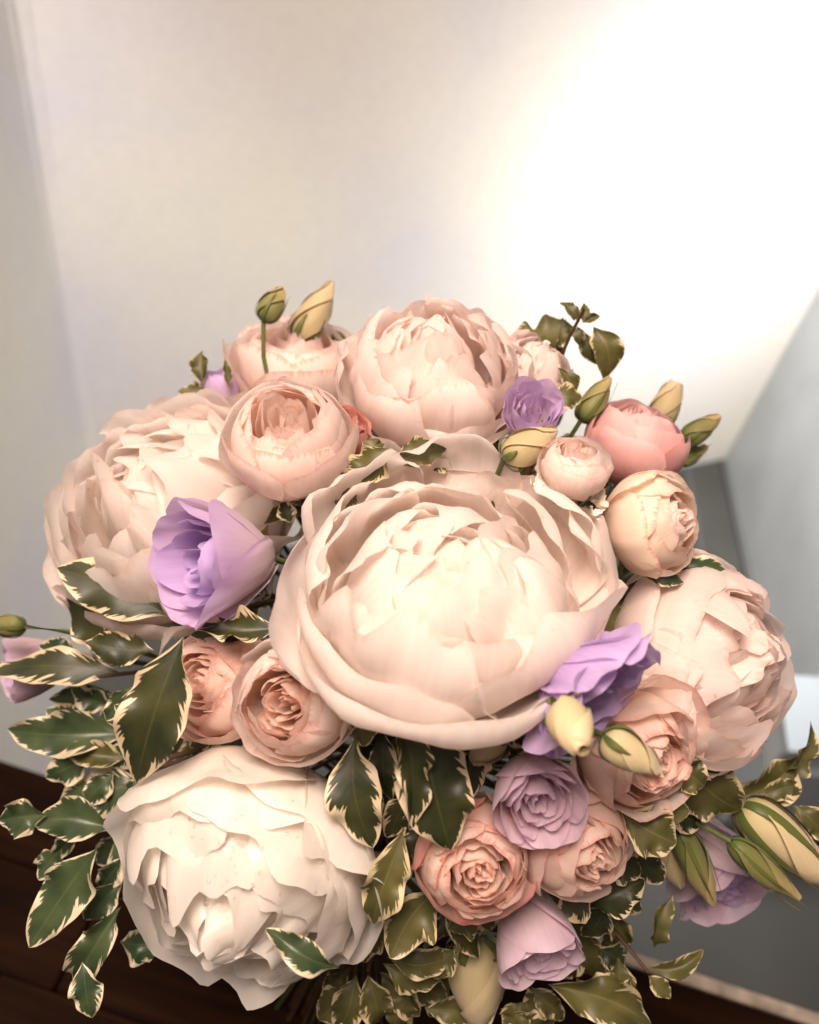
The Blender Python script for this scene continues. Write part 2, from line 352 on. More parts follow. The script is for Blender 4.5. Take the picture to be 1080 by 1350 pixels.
c = tp(exl / 2 - .07, .27); box('apron', (exl + .6, .42, .05), M['wood'], tab, (c[0], c[1], TZ - .0555), ang, .003)
for a in (-.35, exl + .2):
    for b in (.07, .45):
        c = tp(a, b); box('leg', (.05, .05, TZ - .082), M['wood'], tab, (c[0], c[1], (TZ - .082) / 2 + .0005), ang, .003)

# ------------------------------------------------------------------ bouquet geometry
RD = .19
def dome_depth(u, v, r=RD):
    d = ray(u, v); L = d.length; dn = d / L; oc = CAM - BC
    b = oc.dot(dn); c = oc.length_squared - r * r; q = b * b - c
    s = -b - math.sqrt(q) if q > 0 else -b
    return s / L
FOOT = Vector((BC.x, BC.y - .085, TZ))         # where the gathered stems stand
BIND = FOOT.lerp(BC, .55)
foot_n = 0
def stem_path(p, axis, n=12):
    """from the flower base down through the binding to the table, in world space"""
    global foot_n
    foot_n += 1; q = foot_n * 2.39996; rr = .0042 * math.sqrt(foot_n); o = Vector((math.cos(q) * rr, math.sin(q) * rr, 0))
    dist = (p - BIND).length
    a = bez(p, p - axis * min(dist * .3, .045) - (p - BC) * .12, BIND + o * .75 + (BC - BIND).normalized() * dist * .30, BIND + o * .75, n)
    ft = FOOT + Vector((-o.x * 1.5, -o.y * 1.5, .001))
    return a + [a[-1].lerp(ft, .5), ft]
def add_stem(root, p, axis, r, m=None):
    w = root.matrix_basis.inverted() if False else None
    pts = stem_path(p, axis)
    inv = (Matrix.Translation(root.location) @ root.rotation_quaternion.to_matrix().to_4x4()).inverted() if root.rotation_mode == 'QUATERNION' else Matrix.Translation(-root.location)
    return link('stem', tube_mesh('stem', [inv @ q for q in pts], r), m or M['stem'], root)

def petal(parent, m, S, R=1, h0=.8, zt=.6, rt=.6, Wd=.6, phi=0, eps=.03, k=0, ruf=.03, notch=.04, curl=0, tipround=.22,
          b1=.9, b2=1.22, n=13, mm=13, name='petal', base=.05, lean=0.0, taper=0.0, rib=.006, planar=False, crumple=.008):
    s = np.linspace(0, 1, n)[:, None]; t = np.linspace(-1, 1, mm)[None, :]
    ph = rng.uniform(0, 6.28, 12)
    end = 1 - tipround * 1.15 * (1 - np.sqrt(1 - .985 * np.abs(t) ** 2.4)) - notch * (snoise(t, ph[:3], (2.4, 5.3, 11)) * .55 + .5)
    sp = s * end
    q = 1 - sp
    c0, c1, c2, c3 = (base, -h0), (R * b1, -h0 * .95), (R * b2, zt * .45), (rt, zt)
    r = c0[0] * q ** 3 + 3 * c1[0] * q * q * sp + 3 * c2[0] * q * sp * sp + c3[0] * sp ** 3
    z = c0[1] * q ** 3 + 3 * c1[1] * q * q * sp + 3 * c2[1] * q * sp * sp + c3[1] * sp ** 3
    dr = 3 * ((c1[0] - c0[0]) * q * q + 2 * (c2[0] - c1[0]) * q * sp + (c3[0] - c2[0]) * sp * sp)
    dz = 3 * ((c1[1] - c0[1]) * q * q + 2 * (c2[1] - c1[1]) * q * sp + (c3[1] - c2[1]) * sp * sp)
    L = np.sqrt(dr * dr + dz * dz) + 1e-6; nr, nz = dz / L, -dr / L
    shape = .25 + .75 * np.sin(np.clip(sp / .62, 0, 1) * math.pi / 2) ** 1.1
    shape = shape * (1 - taper * s ** 1.3)
    az = phi + lean * sp + np.clip(t * Wd * shape / np.maximum(r, .30 * R + .02), -2.7, 2.7)
    edge = np.maximum(np.abs(t) ** 3, np.clip((s - .7) / .3, 0, 1) ** 2)
    disp = (eps * t + k * t * t * R + curl * R * np.clip((s - .72) / .28, 0, 1) ** 2 * (1 - .3 * t * t)
            + ruf * (snoise(t * 1.0 + s * .6, ph[3:6], (3.2, 6.1, 11)) * .7 * edge + snoise(t + s * 2.1, ph[6:9], (1.6, 2.6, 3.9)) * .5 * s))
    disp = disp + crumple * R * (np.sin(4.3 * t + ph[0] + 2 * s) * np.sin(6 * s + ph[1]) + .6 * np.sin(8.5 * t + ph[2] - 3 * s) * np.sin(9.5 * s + ph[4]))
    disp = disp + rib * snoise(t + .15 * np.sin(s * 3 + ph[9]), ph[9:12], (9, 15, 23)) * (.3 + s) * R
    disp = disp * np.clip(s * 2.5, 0, 1)
    r2 = r + disp * nr; z2 = z + disp * nz
    if planar:      # petals that fold across the heart keep their width instead of closing to a point
        lat = t * Wd * shape
        co = np.stack([r2 * math.cos(phi) - lat * math.sin(phi), r2 * math.sin(phi) + lat * math.cos(phi), z2 - .55 * lat * lat], -1).reshape(-1, 3) * S
    else: co = np.stack([r2 * np.cos(az), r2 * np.sin(az), z2 + 0 * az], -1).reshape(-1, 3) * S
    uv = np.stack([np.broadcast_to((t + 1) / 2, sp.shape), np.broadcast_to(s, sp.shape)], -1).reshape(-1, 2)
    return link(name, grid_mesh(name, co, uv, n, mm), m, parent)

def U(a, b): return float(rng.uniform(a, b))
def frame(axis, spin=0.0):
    q = axis.to_track_quat('Z', 'Y'); return q @ Matrix.Rotation(spin, 3, 'Z').to_quaternion()
def place(u, v, rpx, dd=0.0, depth=None):
    d = (depth if depth else dome_depth(u, v)) + dd
    return P(u, v, d), rpx * d / F

def sepals(root, S, n, h0, length, width, m, spread=.5, R=.5):
    for i in range(n):
        petal(root, m, S, R=R, h0=h0, zt=-h0 + length, rt=R * (1 + spread) if spread > 0 else max(.02, R * (1 + spread)), Wd=width, phi=i * 2 * math.pi / n + U(-.2, .2), eps=0, ruf=.01, notch=0,
              tipround=.3, b1=.8, b2=1.1, n=10, mm=5, name='sepal', base=.04, taper=.95)

def peony(name, label, u, v, rpx, ax, m, dd=0, style='open', spin=0, group='large blush peonies', inner=None, droplets=0):
    p, S = place(u, v, rpx, dd); axis = D(*ax)
    o = thing(name, label, 'peony', p, group, frame(axis, spin)); mi = inner or m
    up = frame(axis, spin).inverted() @ D(0, 1, 0); pu = math.atan2(up.y, up.x)      # local azimuth that looks uppermost
    # (count, bulge, base depth, rim height, rim radius, half width, curl, shift of the layer away from pu)
    if style == 'open':      # globe of overlapping scales
        layers = [(5, 1.0, .80, .18, 1.0, 1.0, .02, 0), (5, .98, .80, .38, .86, .84, .0, 0), (6, .95, .78, .53, .69, .68, .0, 0), (6, .87, .74, .64, .50, .60, .0, 0), (6, .74, .7, .70, .32, .50, 0, 0),
                  (4, .56, .64, .72, .16, .46, 0, 0), (3, .40, .6, .72, .05, .40, 0, 0)]
    elif style == 'cup':
        layers = [(4, 1.0, .38, .20, 1.0, 1.2, .01, 0), (4, .97, .38, .38, .84, .80, .0, .02), (5, .91, .40, .48, .64, .66, .0, .06), (6, .83, .42, .56, .48, .60, -.02, .07), (5, .70, .46, .61, .30, .54, -.03, .09),
                  (4, .54, .5, .64, .14, .46, 0, .11), (3, .42, .5, .64, .05, .42, 0, .11)]
    else:   # 'ruffled'
        layers = [(6, 1.02, .80, .12, 1.06, .92, .06, 0), (5, .99, .78, .36, .90, .84, .03, 0), (6, .95, .76, .52, .73, .70, .02, 0), (7, .88, .72, .64, .54, .58, .02, 0),
                  (6, .75, .66, .72, .36, .50, .0, 0), (5, .58, .6, .76, .18, .44, 0, 0), (3, .42, .56, .76, .06, .40, 0, 0)]
    for li, (n, R, h0, zt, rt, Wd, cu, sh) in enumerate(layers):
        off = U(0, 6.28)
        for i in range(n):
            f = U(.93, 1.06); dl = U(-.12, .13) * (.3 if li == 0 else 1); ph = off + i * 2 * math.pi / n + U(-.16, .16)
            pe = petal(o, m if li < 3 else mi, S, R=R * U(.97, 1.03), h0=h0, zt=zt + dl, rt=max(.0, rt - .75 * dl) * U(.95, 1.05), Wd=Wd * f * U(.85, 1.12),
                  phi=ph, eps=.035 * (1 if rng.random() < .8 else -1), k=U(-.03, .03), ruf=.055 if style != 'ruffled' else .075,
                  notch=U(.05, .20), crumple=.022, curl=cu + U(-.05, .10), tipround=U(.16, .34), n=18, mm=23, planar=rt < .15)
            if li > 1: pe.rotation_euler = (U(-.05, .05), U(-.05, .05), 0)
            if sh: pe.location = (-math.cos(pu) * sh * S, -math.sin(pu) * sh * S, 0)
    for i in range(5):      # petals folded over the heart
        pe = petal(o, mi, S, R=U(.36, .52), h0=.55, zt=layers[-2][3] * U(.98, 1.14), rt=U(-.12, .0), Wd=U(.36, .48), phi=i * 1.3 + U(-.3, .3), eps=.04, ruf=.05, notch=.09, curl=U(-.05, .05), tipround=.34, n=16, mm=19, planar=True)
        pe.location = (-math.cos(pu) * layers[-2][7] * S, -math.sin(pu) * layers[-2][7] * S, 0)
    if style == 'cup':      # tall rim petals standing at the back of the cup
        for a, rt, zt, w in ((-.18, .96, .60, .55), (.66, .90, .64, .52), (-1.0, .95, .56, .55)):
            petal(o, m, S, R=1.0, h0=.38, zt=zt, rt=rt, Wd=w, phi=pu + a, eps=.03, k=.0, ruf=.07, notch=.10, curl=-.10, tipround=.25, n=18, mm=25)
    sepals(o, S, 5, .84, .7, .3, M['sepal'], .25, .62)
    add_stem(o, p - axis * S * .78, axis, .0032)
    return o, S

def rose(name, label, u, v, rpx, ax, m, dd=0, spin=0, open_=0.0, group='garden spray roses', inner=None, outer=None, swirl=16, face=.50, cat='rose', h0=.85):
    p, S = place(u, v, rpx, dd); axis = D(*ax); mi = inner or m
    o = thing(name, label, cat, p, group, frame(axis, spin))
    off = U(0, 6.28)
    for li, (n, R, zt, rt, Wd, cu) in enumerate([(4, 1.0, .38, .84 + open_, .90, .10 + open_ * .5), (4, .97, .56, .60 + open_ * .5, .90, .04 + open_ * .3), (4, .91, .64, .47 + open_ * .3, .78, .03), (4, .82, .68, face * .92, .62, .02)]):
        for i in range(n):
            petal(o, (outer or m) if li == 0 else m, S, R=R * U(.97, 1.02), h0=h0, zt=zt * U(.84, 1.10), rt=rt * U(.92, 1.08), Wd=Wd * U(.9, 1.1), phi=off + li * .75 + i * 2 * math.pi / n + U(-.15, .15),
                  eps=.04, ruf=.035, notch=U(.01, .06), curl=cu + U(-.03, .05), tipround=U(.18, .30), n=16, mm=19)
    for i in range(swirl):
        f = 1 - i / swirl; R = face * 1.05 * f + .05
        pe = petal(o, mi, S, R=R, h0=h0 * .8, zt=.74 * U(.90, 1.05), rt=R * U(.66, .95), Wd=min(.42, R * 1.2) * U(.8, 1.15), phi=i * 2.2 + U(-.3, .3), eps=.03 * min(1, R * 2),
              ruf=.04, notch=U(.02, .10), curl=U(-.02, .10), tipround=U(.10, .24), n=12, mm=15)
        pe.rotation_euler = (U(-.06, .06), U(-.06, .06), 0)
    sepals(o, S, 5, h0 + .03, .62, .20, M['sepal'], .15, .50)
    add_stem(o, p - axis * S * h0 * .98, axis, .0021)
    return o, S

def lisianthus(name, label, u, v, rpx, ax, dd=0, spin=0, flare=.15, long_=1.0, outer='lilac_outer', inner='lilac_inner', ruf=.07, swirl=8, group='lilac lisianthus blooms', h0=1.0):
    p, S = place(u, v, rpx, dd); axis = D(*ax); h = h0 * long_
    o = thing(name, label, 'lisianthus', p, group, frame(axis, spin)); off = U(0, 6.28)
    for li, (n, R, zt, rt, Wd, mt) in enumerate([(5, .84, .66, .86 + flare, .95, outer), (5, .74, .66, .76 + flare, .66, outer if flare < .3 else inner), (4, .62, .60, .56 + flare * .3, .55, inner)]):
        for i in range(n):
            petal(o, M[mt], S, R=R, h0=h, zt=zt * U(.85, 1.1), rt=rt * U(.92, 1.06), Wd=Wd * U(.9, 1.1), phi=off + li * .8 + i * 2 * math.pi / n + U(-.1, .1), eps=.05, ruf=ruf, notch=U(.01, .04), curl=.03 + flare * .25,
                  tipround=U(.50, .62), b1=.62, n=17, mm=23)
    for i in range(swirl):
        f = 1 - i / swirl; R = .46 * f + .06
        petal(o, M[inner], S, R=R, h0=h * .8, zt=.52 * U(.85, 1.1), rt=R * U(.8, 1.15), Wd=min(.45, R * 1.2), phi=i * 2.3, eps=.04 * min(1, R * 2), ruf=ruf * .7, notch=U(.02, .08), curl=.05, tipround=.15, n=11, mm=11)
    sepals(o, S, 5, h + .03, .75, .09, M['sepal'], -.2, .45)
    add_stem(o, p - axis * S * h, axis, .0016)
    return o, S

def bud(name, label, u0, v0, u1, v1, wpx, m, sep='sepal', toward=0.0, dd=0, depth=None, nsep=5, seplen=.75, group='closed lisianthus buds', tip=.04, stalk=False, sepw=.10):
    """a closed bud from its base pixel to its tip pixel; toward > 0 tips it at the viewer"""
    d0 = (depth if depth else dome_depth((u0 + u1) / 2, (v0 + v1) / 2)) + dd
    b, t = P(u0, v0, d0 + toward * .5 * .04), P(u1, v1, d0 - toward * .5 * .04)
    axis = (t - b).normalized(); Ln = (t - b).length; S = Ln / 2; c = (b + t) / 2
    o = thing(name, label, 'flower bud', c, group, frame(axis, U(0, 6)))
    wr = wpx * .43 * d0 / F / S
    off = U(0, 6)
    for i in range(4):
        petal(o, m, S, R=wr * U(.95, 1.04), h0=.96, zt=.98 * U(.92, 1.04), rt=max(tip, .02) * U(.8, 1.5), Wd=wr * 1.6, phi=off + i * 1.57, eps=.06 * wr * 3, ruf=.02, notch=.02, curl=0, tipround=.22, b1=1.75, b2=.92, lean=1.1, mm=11)
    for i in range(nsep):
        petal(o, M[sep], S, R=wr * 1.10, h0=1.0, zt=-1 + 2 * seplen * U(.8, 1.1), rt=wr * U(.5, 1.1), Wd=wr * sepw * 4.2, phi=i * 2 * math.pi / nsep, eps=0, ruf=.01, notch=0, tipround=.3, b1=1.75, b2=1.0, n=12, mm=5, name='sepal', base=.05, taper=.95)
    add_stem(o, b + axis * .001, axis if stalk else (b - BC).normalized(), .0013)
    return o

# leaves --------------------------------------------------------------------------------
def leaf_geo(B, T, nrm, w, bend=.1, fold=.18, wave=.10, tipc=.0, n=27, m=13, blunt=.0, sk=0.0, twist=0.0):
    A = T - B; L = A.length; a = A / L; nn = (nrm - a * nrm.dot(a)).normalized(); sd = a.cross(nn)
    s = np.linspace(0, 1, n)[:, None]; t = np.linspace(-1, 1, m)[None, :]
    ph = rng.uniform(0, 6.28, 4)
    prof = np.sin(math.pi * np.clip(s, 0, 1) ** (1.0 - .12 * blunt)) ** (.85 - .3 * blunt) * (1 - .10 * s) * np.clip(s * 3.2 + .04, 0, 1) ** (.5 + .5 * blunt)
    prof = prof * (1 + .04 * np.sin(s * 12 + ph[3]) + .02 * np.sin(s * 29 + ph[1]))
    wv = w * prof
    al = L * s + 0 * t
    lat = wv * t * np.cos(fold * 1.2) + L * sk * np.sin(math.pi * s)
    hgt = (bend * L * np.sin(math.pi * s) - tipc * L * s ** 3 + fold * wv * np.abs(t) ** 1.3 * 1.0
           + wave * w * (np.sin(s * 13 + ph[0] + (t > 0) * ph[1]) + .5 * np.sin(s * 23 + ph[2] + (t > 0) * 2)) * np.abs(t) ** 2.2 * np.clip(4 * s * (1 - s), 0, 1))
    ta = twist * (s - .25); lat, hgt = lat * np.cos(ta) - hgt * np.sin(ta) * .5, hgt + lat * np.sin(ta)
    V = lambda x: np.array(tuple(x))
    co = (V(B) + al[..., None] * V(a) + lat[..., None] * V(sd) + hgt[..., None] * V(nn)).reshape(-1, 3)
    uv = np.stack([np.broadcast_to((t + 1) / 2, al.shape), np.broadcast_to(s, al.shape)], -1).reshape(-1, 2)
    return grid_mesh('leaf', co, uv, n, m)

def sprig(label, stem_px, leaves, m='leaf', dd=0.0, group='variegated leaf sprigs', tail=True):
    """stem_px: [(u,v,dd)...] from the inside outwards; leaves: (u0,v0,u1,v1,w, {options})"""
    pts = [P(u, v, dome_depth(u, v) + dd + q) for u, v, q in stem_px]
    o = thing('pittosporum_sprig', label, 'leaf sprig', pts[0], group)
    inv = Matrix.Translation(-pts[0])
    if len(pts) > 1:
        sm = []
        for i in range(len(pts) - 1):
            for k in range(4): sm.append(pts[i].lerp(pts[i + 1], k / 4))
        sm.append(pts[-1])
        ax = (pts[1] - pts[0]).normalized()
        path = [inv @ q for q in sm]
        link('twig', tube_mesh('twig', path, [.0015 - .0007 * i / len(path) for i in range(len(path))], 6), M['twig'], o)
    else: ax = (pts[0] - BC).normalized()
    add_stem(o, pts[0], ax, .0016, M['twig'])
    for lf in leaves:
        u0, v0, u1, v1, wpx = lf[:5]; op = lf[5] if len(lf) > 5 else {}
        d = dome_depth((u0 + u1) / 2, (v0 + v1) / 2) + dd + op.get('dd', 0)
        tw = op.get('tw', 0)
        B, T = P(u0, v0, d + tw), P(u1, v1, d - tw)
        nx = op.get('n', (U(-.25, .25), U(-.05, .35)))
        me = leaf_geo(inv @ B, inv @ T, D(nx[0], nx[1], 1), wpx * U(.46, .58) * d / F, op.get('bend', U(-.04, .16)), op.get('fold', U(-.1, .6)), op.get('wave', U(.18, .46)), op.get('tipc', U(-.05, .22)), blunt=op.get('blunt', U(0, .5)), sk=op.get('sk', U(-.07, .07)), twist=op.get('twist', U(-.9, .9)))
        link('leaf', me, M[op.get('m', m)], o)
    return o

# ------------------------------------------------------------------ peonies
peony('peony', 'big cream peony with a deep open cup at the crown of the bouquet', 585, 786, 200, (.0, .68, .72), M['peony_cream'], dd=.0, style='cup', spin=.5)
peony('peony', 'pale blush peony opening upward behind the large cream one', 570, 504, 112, (.05, .62, .78), M['peony_blush'], dd=.02, style='ruffled', spin=1.1)
peony('peony', 'soft cream peony bordering the plain wall beside the cupped lilac bloom', 230, 680, 154, (-.36, .50, .78), M['peony_cream'], dd=.04, style='ruffled', spin=.3)
oW, sW = peony('peony', 'white peony beaded with water drops above the table', 328, 1140, 166, (-.22, -.50, .82), M['peony_white'], dd=-.005, style='open', spin=2.0)
peony('peony', 'blush peony turned sideways in front of the grey wall', 922, 874, 134, (.70, .20, .68), M['peony_blush'], dd=.015, style='open', spin=.9)
peony('peony', 'small smooth blush peony peeking out beside the lilac rosette', 694, 496, 62, (.30, .65, .60), M['peony_blush'], dd=.02, style='open', spin=.2)

# ------------------------------------------------------------------ roses
rose('spray_rose', 'round blush rose with an upturned swirl and smooth lower petals', 382, 582, 85, (.05, .55, .83), M['rose_blush'], dd=-.015, spin=.4)
rose('spray_rose', 'loosely opened blush rose tucked under the tall cream bud', 388, 488, 80, (.05, .80, .60), M['rose_blush'], dd=.02, open_=.15, spin=1.0)
rose('spray_rose', 'narrow coral red rose wedged between two pale blooms', 452, 570, 38, (.5, .5, .6), M['rose_red'], dd=.012, swirl=10)
rose('spray_rose', 'blush rose with a pink edged swirl resting over the white peony', 390, 924, 82, (-.22, .12, .96), M['rose_blush'], dd=.0, spin=2.2, inner=M['rose_peach'])
rose('spray_rose', 'faded peach rose half hidden by the large dark leaf', 290, 902, 76, (-.45, .2, .85), M['rose_peach'], dd=.018, spin=.2)
rose('spray_rose', 'coral edged rose with a tightly ruffled round face', 624, 1128, 80, (.10, -.06, .98), M['rose_peach'], dd=.005, spin=.1, outer=M['rose_coral'], swirl=26, face=.68)
rose('spray_rose', 'peach orange rose beside the coral edged one', 760, 1106, 78, (.36, -.22, .88), M['rose_peach'], dd=.005, spin=1.7, inner=M['rose_peach'])
rose('spray_rose', 'peach rose with loose skirt petals holding a greenish bud', 832, 985, 82, (.42, -.22, .86), M['rose_peach'], dd=.0, spin=.9, open_=.25, swirl=22, face=.6)
rose('spray_rose', 'deep pink closed globe rose among green buds', 838, 585, 68, (.15, .75, .35), M['rose_pink'], dd=.015, spin=.8, swirl=6, face=.3)
rose('spray_rose', 'cream ball rose with pink heart turned to the grey wall', 858, 690, 70, (.66, .18, .70), M['rose_cream'], dd=-.01, spin=2.6, inner=M['rose_blush'], face=.38)
rose('spray_rose', 'small blush rosebud squeezed beside a yellowish bud', 757, 618, 46, (.10, .75, .62), M['rose_blush'], dd=-.03, spin=.3, swirl=12)

# ------------------------------------------------------------------ lisianthus
lisianthus('lisianthus', 'large cupped lilac lisianthus with a violet throat', 284, 740, 84, (-.70, -.02, .70), dd=-.015, spin=.3, flare=.10, long_=1.05, ruf=.04, swirl=6)
lisianthus('lisianthus', 'ruffled violet lisianthus pressed against the big cream peony', 762, 890, 84, (.52, -.50, .40), dd=-.032, spin=.2, flare=.34, long_=.45, outer='lilac_inner', ruf=.15, swirl=5)
lisianthus('lisianthus', 'dusty lilac lisianthus with a neat spiral below the round bud', 705, 1045, 66, (.12, -.30, .94), dd=-.005, spin=.9, flare=.05, outer='lilac_pale', inner='lilac_pale', ruf=.04, swirl=10)
lisianthus('lisianthus', 'dusty lilac lisianthus hanging next to the fat cream bud', 705, 1235, 62, (.22, -.62, .74), dd=-.005, spin=.1, flare=.0, long_=1.1, outer='lilac_pale', inner='lilac_pale', ruf=.05)
lisianthus('lisianthus', 'open lilac lisianthus drooping behind slender green buds', 945, 1150, 62, (.22, -.66, .70), dd=.03, spin=1.2, flare=.25, long_=1.2, outer='lilac_pale', inner='lilac_outer', ruf=.09)
lisianthus('lisianthus', 'small pale lilac rosette below the smooth blush peony', 700, 548, 42, (.0, .35, .93), dd=.0, spin=.4, flare=.05, outer='lilac_outer', inner='lilac_outer', ruf=.08)
lisianthus('lisianthus', 'slim half closed lilac bloom beside a toothed leaf', 292, 512, 34, (.10, .85, .40), dd=.01, spin=.4, flare=-.25, outer='lilac_outer', inner='lilac_outer', long_=1.3, ruf=.04)
lisianthus('lisianthus', 'lilac bloom half hidden behind long wavy leaves over the table edge', 40, 880, 48, (-.75, -.1, .45), dd=.03, spin=.4, flare=.0, outer='lilac_pale', inner='lilac_outer', ruf=.05)

# ------------------------------------------------------------------ buds
bud('lisianthus_bud', 'slender green bud on a bare stalk against the plain wall', 346, 424, 374, 378, 34, M['bud_green'], seplen=.9, dd=.0, stalk=True)
bud('lisianthus_bud', 'tall cream bud rising behind the loosely opened rose', 392, 452, 440, 370, 44, M['bud_tan'], seplen=.45, dd=.02)
bud('lisianthus_bud', 'yellowish bud lying next to the lilac rosette', 662, 606, 735, 566, 48, M['bud_tan'], seplen=.2, dd=-.022)
bud('lisianthus_bud', 'green bud with long sepals leaning on the deep pink rose', 765, 556, 806, 496, 34, M['bud_green'], seplen=.9, dd=-.012)
bud('lisianthus_bud', 'tan bud standing behind the deep pink globe rose', 866, 560, 893, 503, 38, M['bud_tan'], seplen=.2, dd=.025, tip=.18)
bud('lisianthus_bud', 'plump green bud pointing at the grey wall', 900, 582, 951, 547, 30, M['bud_green'], seplen=.8, dd=.02)
bud('lisianthus_bud', 'small dark green bud under the plump green one', 893, 610, 934, 588, 22, M['bud_green'], seplen=1.0, dd=.025)
bud('lisianthus_bud', 'round cream bud with greenish tip under the violet bloom', 742, 932, 768, 990, 62, M['bud_cream'], seplen=.12, toward=.6, dd=-.068, tip=.12)
bud('lisianthus_bud', 'greenish cream bud lying across the loose peach rose', 795, 968, 872, 1018, 52, M['bud_cream'], seplen=.5, dd=-.055, tip=.1)
bud('lisianthus_bud', 'small ochre bud beside the broad cream edged leaf', 662, 962, 622, 1008, 44, M['bud_tan'], seplen=.2, dd=.0, tip=.12)
bud('lisianthus_bud', 'fat smooth cream bud hanging at the lower rim', 630, 1232, 632, 1362, 78, M['bud_cream'], seplen=.12, dd=-.02)
bud('lisianthus_bud', 'big yellow bud wrapped in long green sepals', 975, 1060, 1105, 1168, 66, M['bud_cream'], seplen=.8, dd=-.005, sepw=.13)
bud('lisianthus_bud', 'green bud dangling over the drooping lilac bloom', 893, 1088, 943, 1196, 40, M['bud_green'], seplen=.9, dd=-.02)
bud('lisianthus_bud', 'pointed green bud with forked sepals beside the drooping lilac bloom', 962, 1108, 1055, 1186, 36, M['bud_green'], seplen=1.0, dd=-.018)
bud('lisianthus_bud', 'yellow bud tip showing between olive leaves', 868, 1098, 898, 1172, 40, M['bud_tan'], seplen=.2, dd=.01)
bud('lisianthus_bud', 'dark green bud on a side stalk over the left table end', 34, 826, -22, 824, 30, M['bud_green'], seplen=.8, dd=.0, stalk=True)

# ------------------------------------------------------------------ leaf sprigs
sprig('sprig of big dark leaves with broad cream margins below the cupped lilac bloom', [(235, 860, .03), (190, 885, .02), (60, 900, .02)], [
    (222, 812, 74, 748, 86, dict(dd=-.06, twist=.15, fold=.1, wave=.22, n=(-.1, .3), bend=.03, sk=.03)),
    (172, 880, 70, 755, 50, dict(dd=-.035, twist=.3, n=(-.5, .2))),
    (243, 838, 168, 1044, 104, dict(dd=-.055, n=(-.15, -.05), bend=.06, fold=.12)),
    (165, 888, -12, 888, 58, dict(dd=-.005, n=(0, .5), wave=.2)),
    (205, 858, 110, 846, 46, dict(dd=-.02, n=(-.2, .5))),
    (185, 890, 172, 985, 36, dict(dd=.0, n=(-.6, 0)))])
sprig('glossy sprig of wavy cream edged leaves spreading over the left end of the table', [(215, 1010, .04), (150, 1020, .02), (90, 1070, .01)], [
    (178, 968, 4, 962, 70, dict(n=(-.1, .4), bend=.1)),
    (170, 1000, 82, 985, 42, dict(dd=-.012, n=(.1, .5), m='leaf_thin')),
    (198, 1030, 66, 1062, 60, dict(dd=-.002, n=(-.1, .5))),
    (152, 1092, 42, 1085, 66, dict(dd=-.012, n=(0, .4))),
    (62, 1075, -2, 1082, 54, dict(n=(-.3, .2))),
    (128, 1118, 36, 1252, 62, dict(dd=-.01, n=(-.2, -.1), bend=-.05)),
    (82, 1118, 50, 1160, 36, dict(dd=.01)),
    (168, 1095, 122, 1142, 40, dict(dd=.005)),
    (200, 1030, 168, 1112, 44, dict(dd=-.01, n=(-.4, 0))),
    (170, 1150, 130, 1165, 24, dict(dd=.01))], m='leaf_cool')
sprig('sprig with drooping pale green leaves under the white peony', [(240, 1200, .04), (170, 1185, .03), (140, 1190, .02)], [
    (160, 1195, 96, 1298, 70, dict(n=(-.1, 0), dd=0)),
    (108, 1268, 120, 1344, 48, dict(n=(.1, -.1), dd=-.005)),
    (158, 1242, 224, 1238, 50, dict(dd=.012, n=(.1, .2)))], m='leaf_cool')
sprig('cluster of dark pointed leaves with jagged cream margins below the big peony', [(540, 900, .05), (530, 960, .03)], [
    (500, 872, 478, 985, 70, dict(dd=.0, n=(-.5, .1), blunt=.7, m='leaf_thin')),
    (470, 968, 492, 1120, 72, dict(dd=-.004, n=(-.2, 0))),
    (524, 928, 548, 1100, 62, dict(dd=-.022, n=(.3, 0), bend=.06, sk=-.03)),
    (556, 940, 596, 1124, 96, dict(dd=-.012, n=(.15, 0), bend=.08)),
    (545, 930, 690, 962, 40, dict(dd=-.0, n=(0, -.5), fold=-.2)),
    (560, 1040, 540, 1110, 50, dict(dd=.01)),
    (330, 842, 250, 836, 30, dict(dd=.01, n=(0, .6))),
    (460, 850, 352, 842, 46, dict(dd=.03, n=(0, .6)))])
sprig('olive sprig with one leaf curling up over the white peony', [(500, 1230, .04), (485, 1280, .0)], [
    (532, 1092, 488, 1232, 72, dict(dd=-.012, n=(.15, 0), bend=.08)),
    (576, 1172, 515, 1262, 66, dict(dd=-.006, n=(.2, .1))),
    (448, 1276, 350, 1224, 52, dict(dd=-.085, n=(0, .3), m='leaf_cool')),
    (470, 1285, 446, 1358, 46, dict(dd=-.01)),
    (485, 1285, 500, 1360, 44, dict(dd=-.015)),
    (500, 1280, 556, 1345, 46, dict(dd=-.012)),
    (505, 1270, 580, 1300, 44, dict(dd=-.01)),
    (510, 1262, 604, 1262, 46, dict(dd=.0)),
    (462, 1275, 425, 1312, 32, dict(dd=-.005)),
    (560, 1330, 640, 1345, 46, dict(dd=-.005)),
    (585, 1200, 640, 1265, 50, dict(dd=.012)),
    (590, 1280, 560, 1345, 40, dict(dd=.005))], m='leaf_thin')
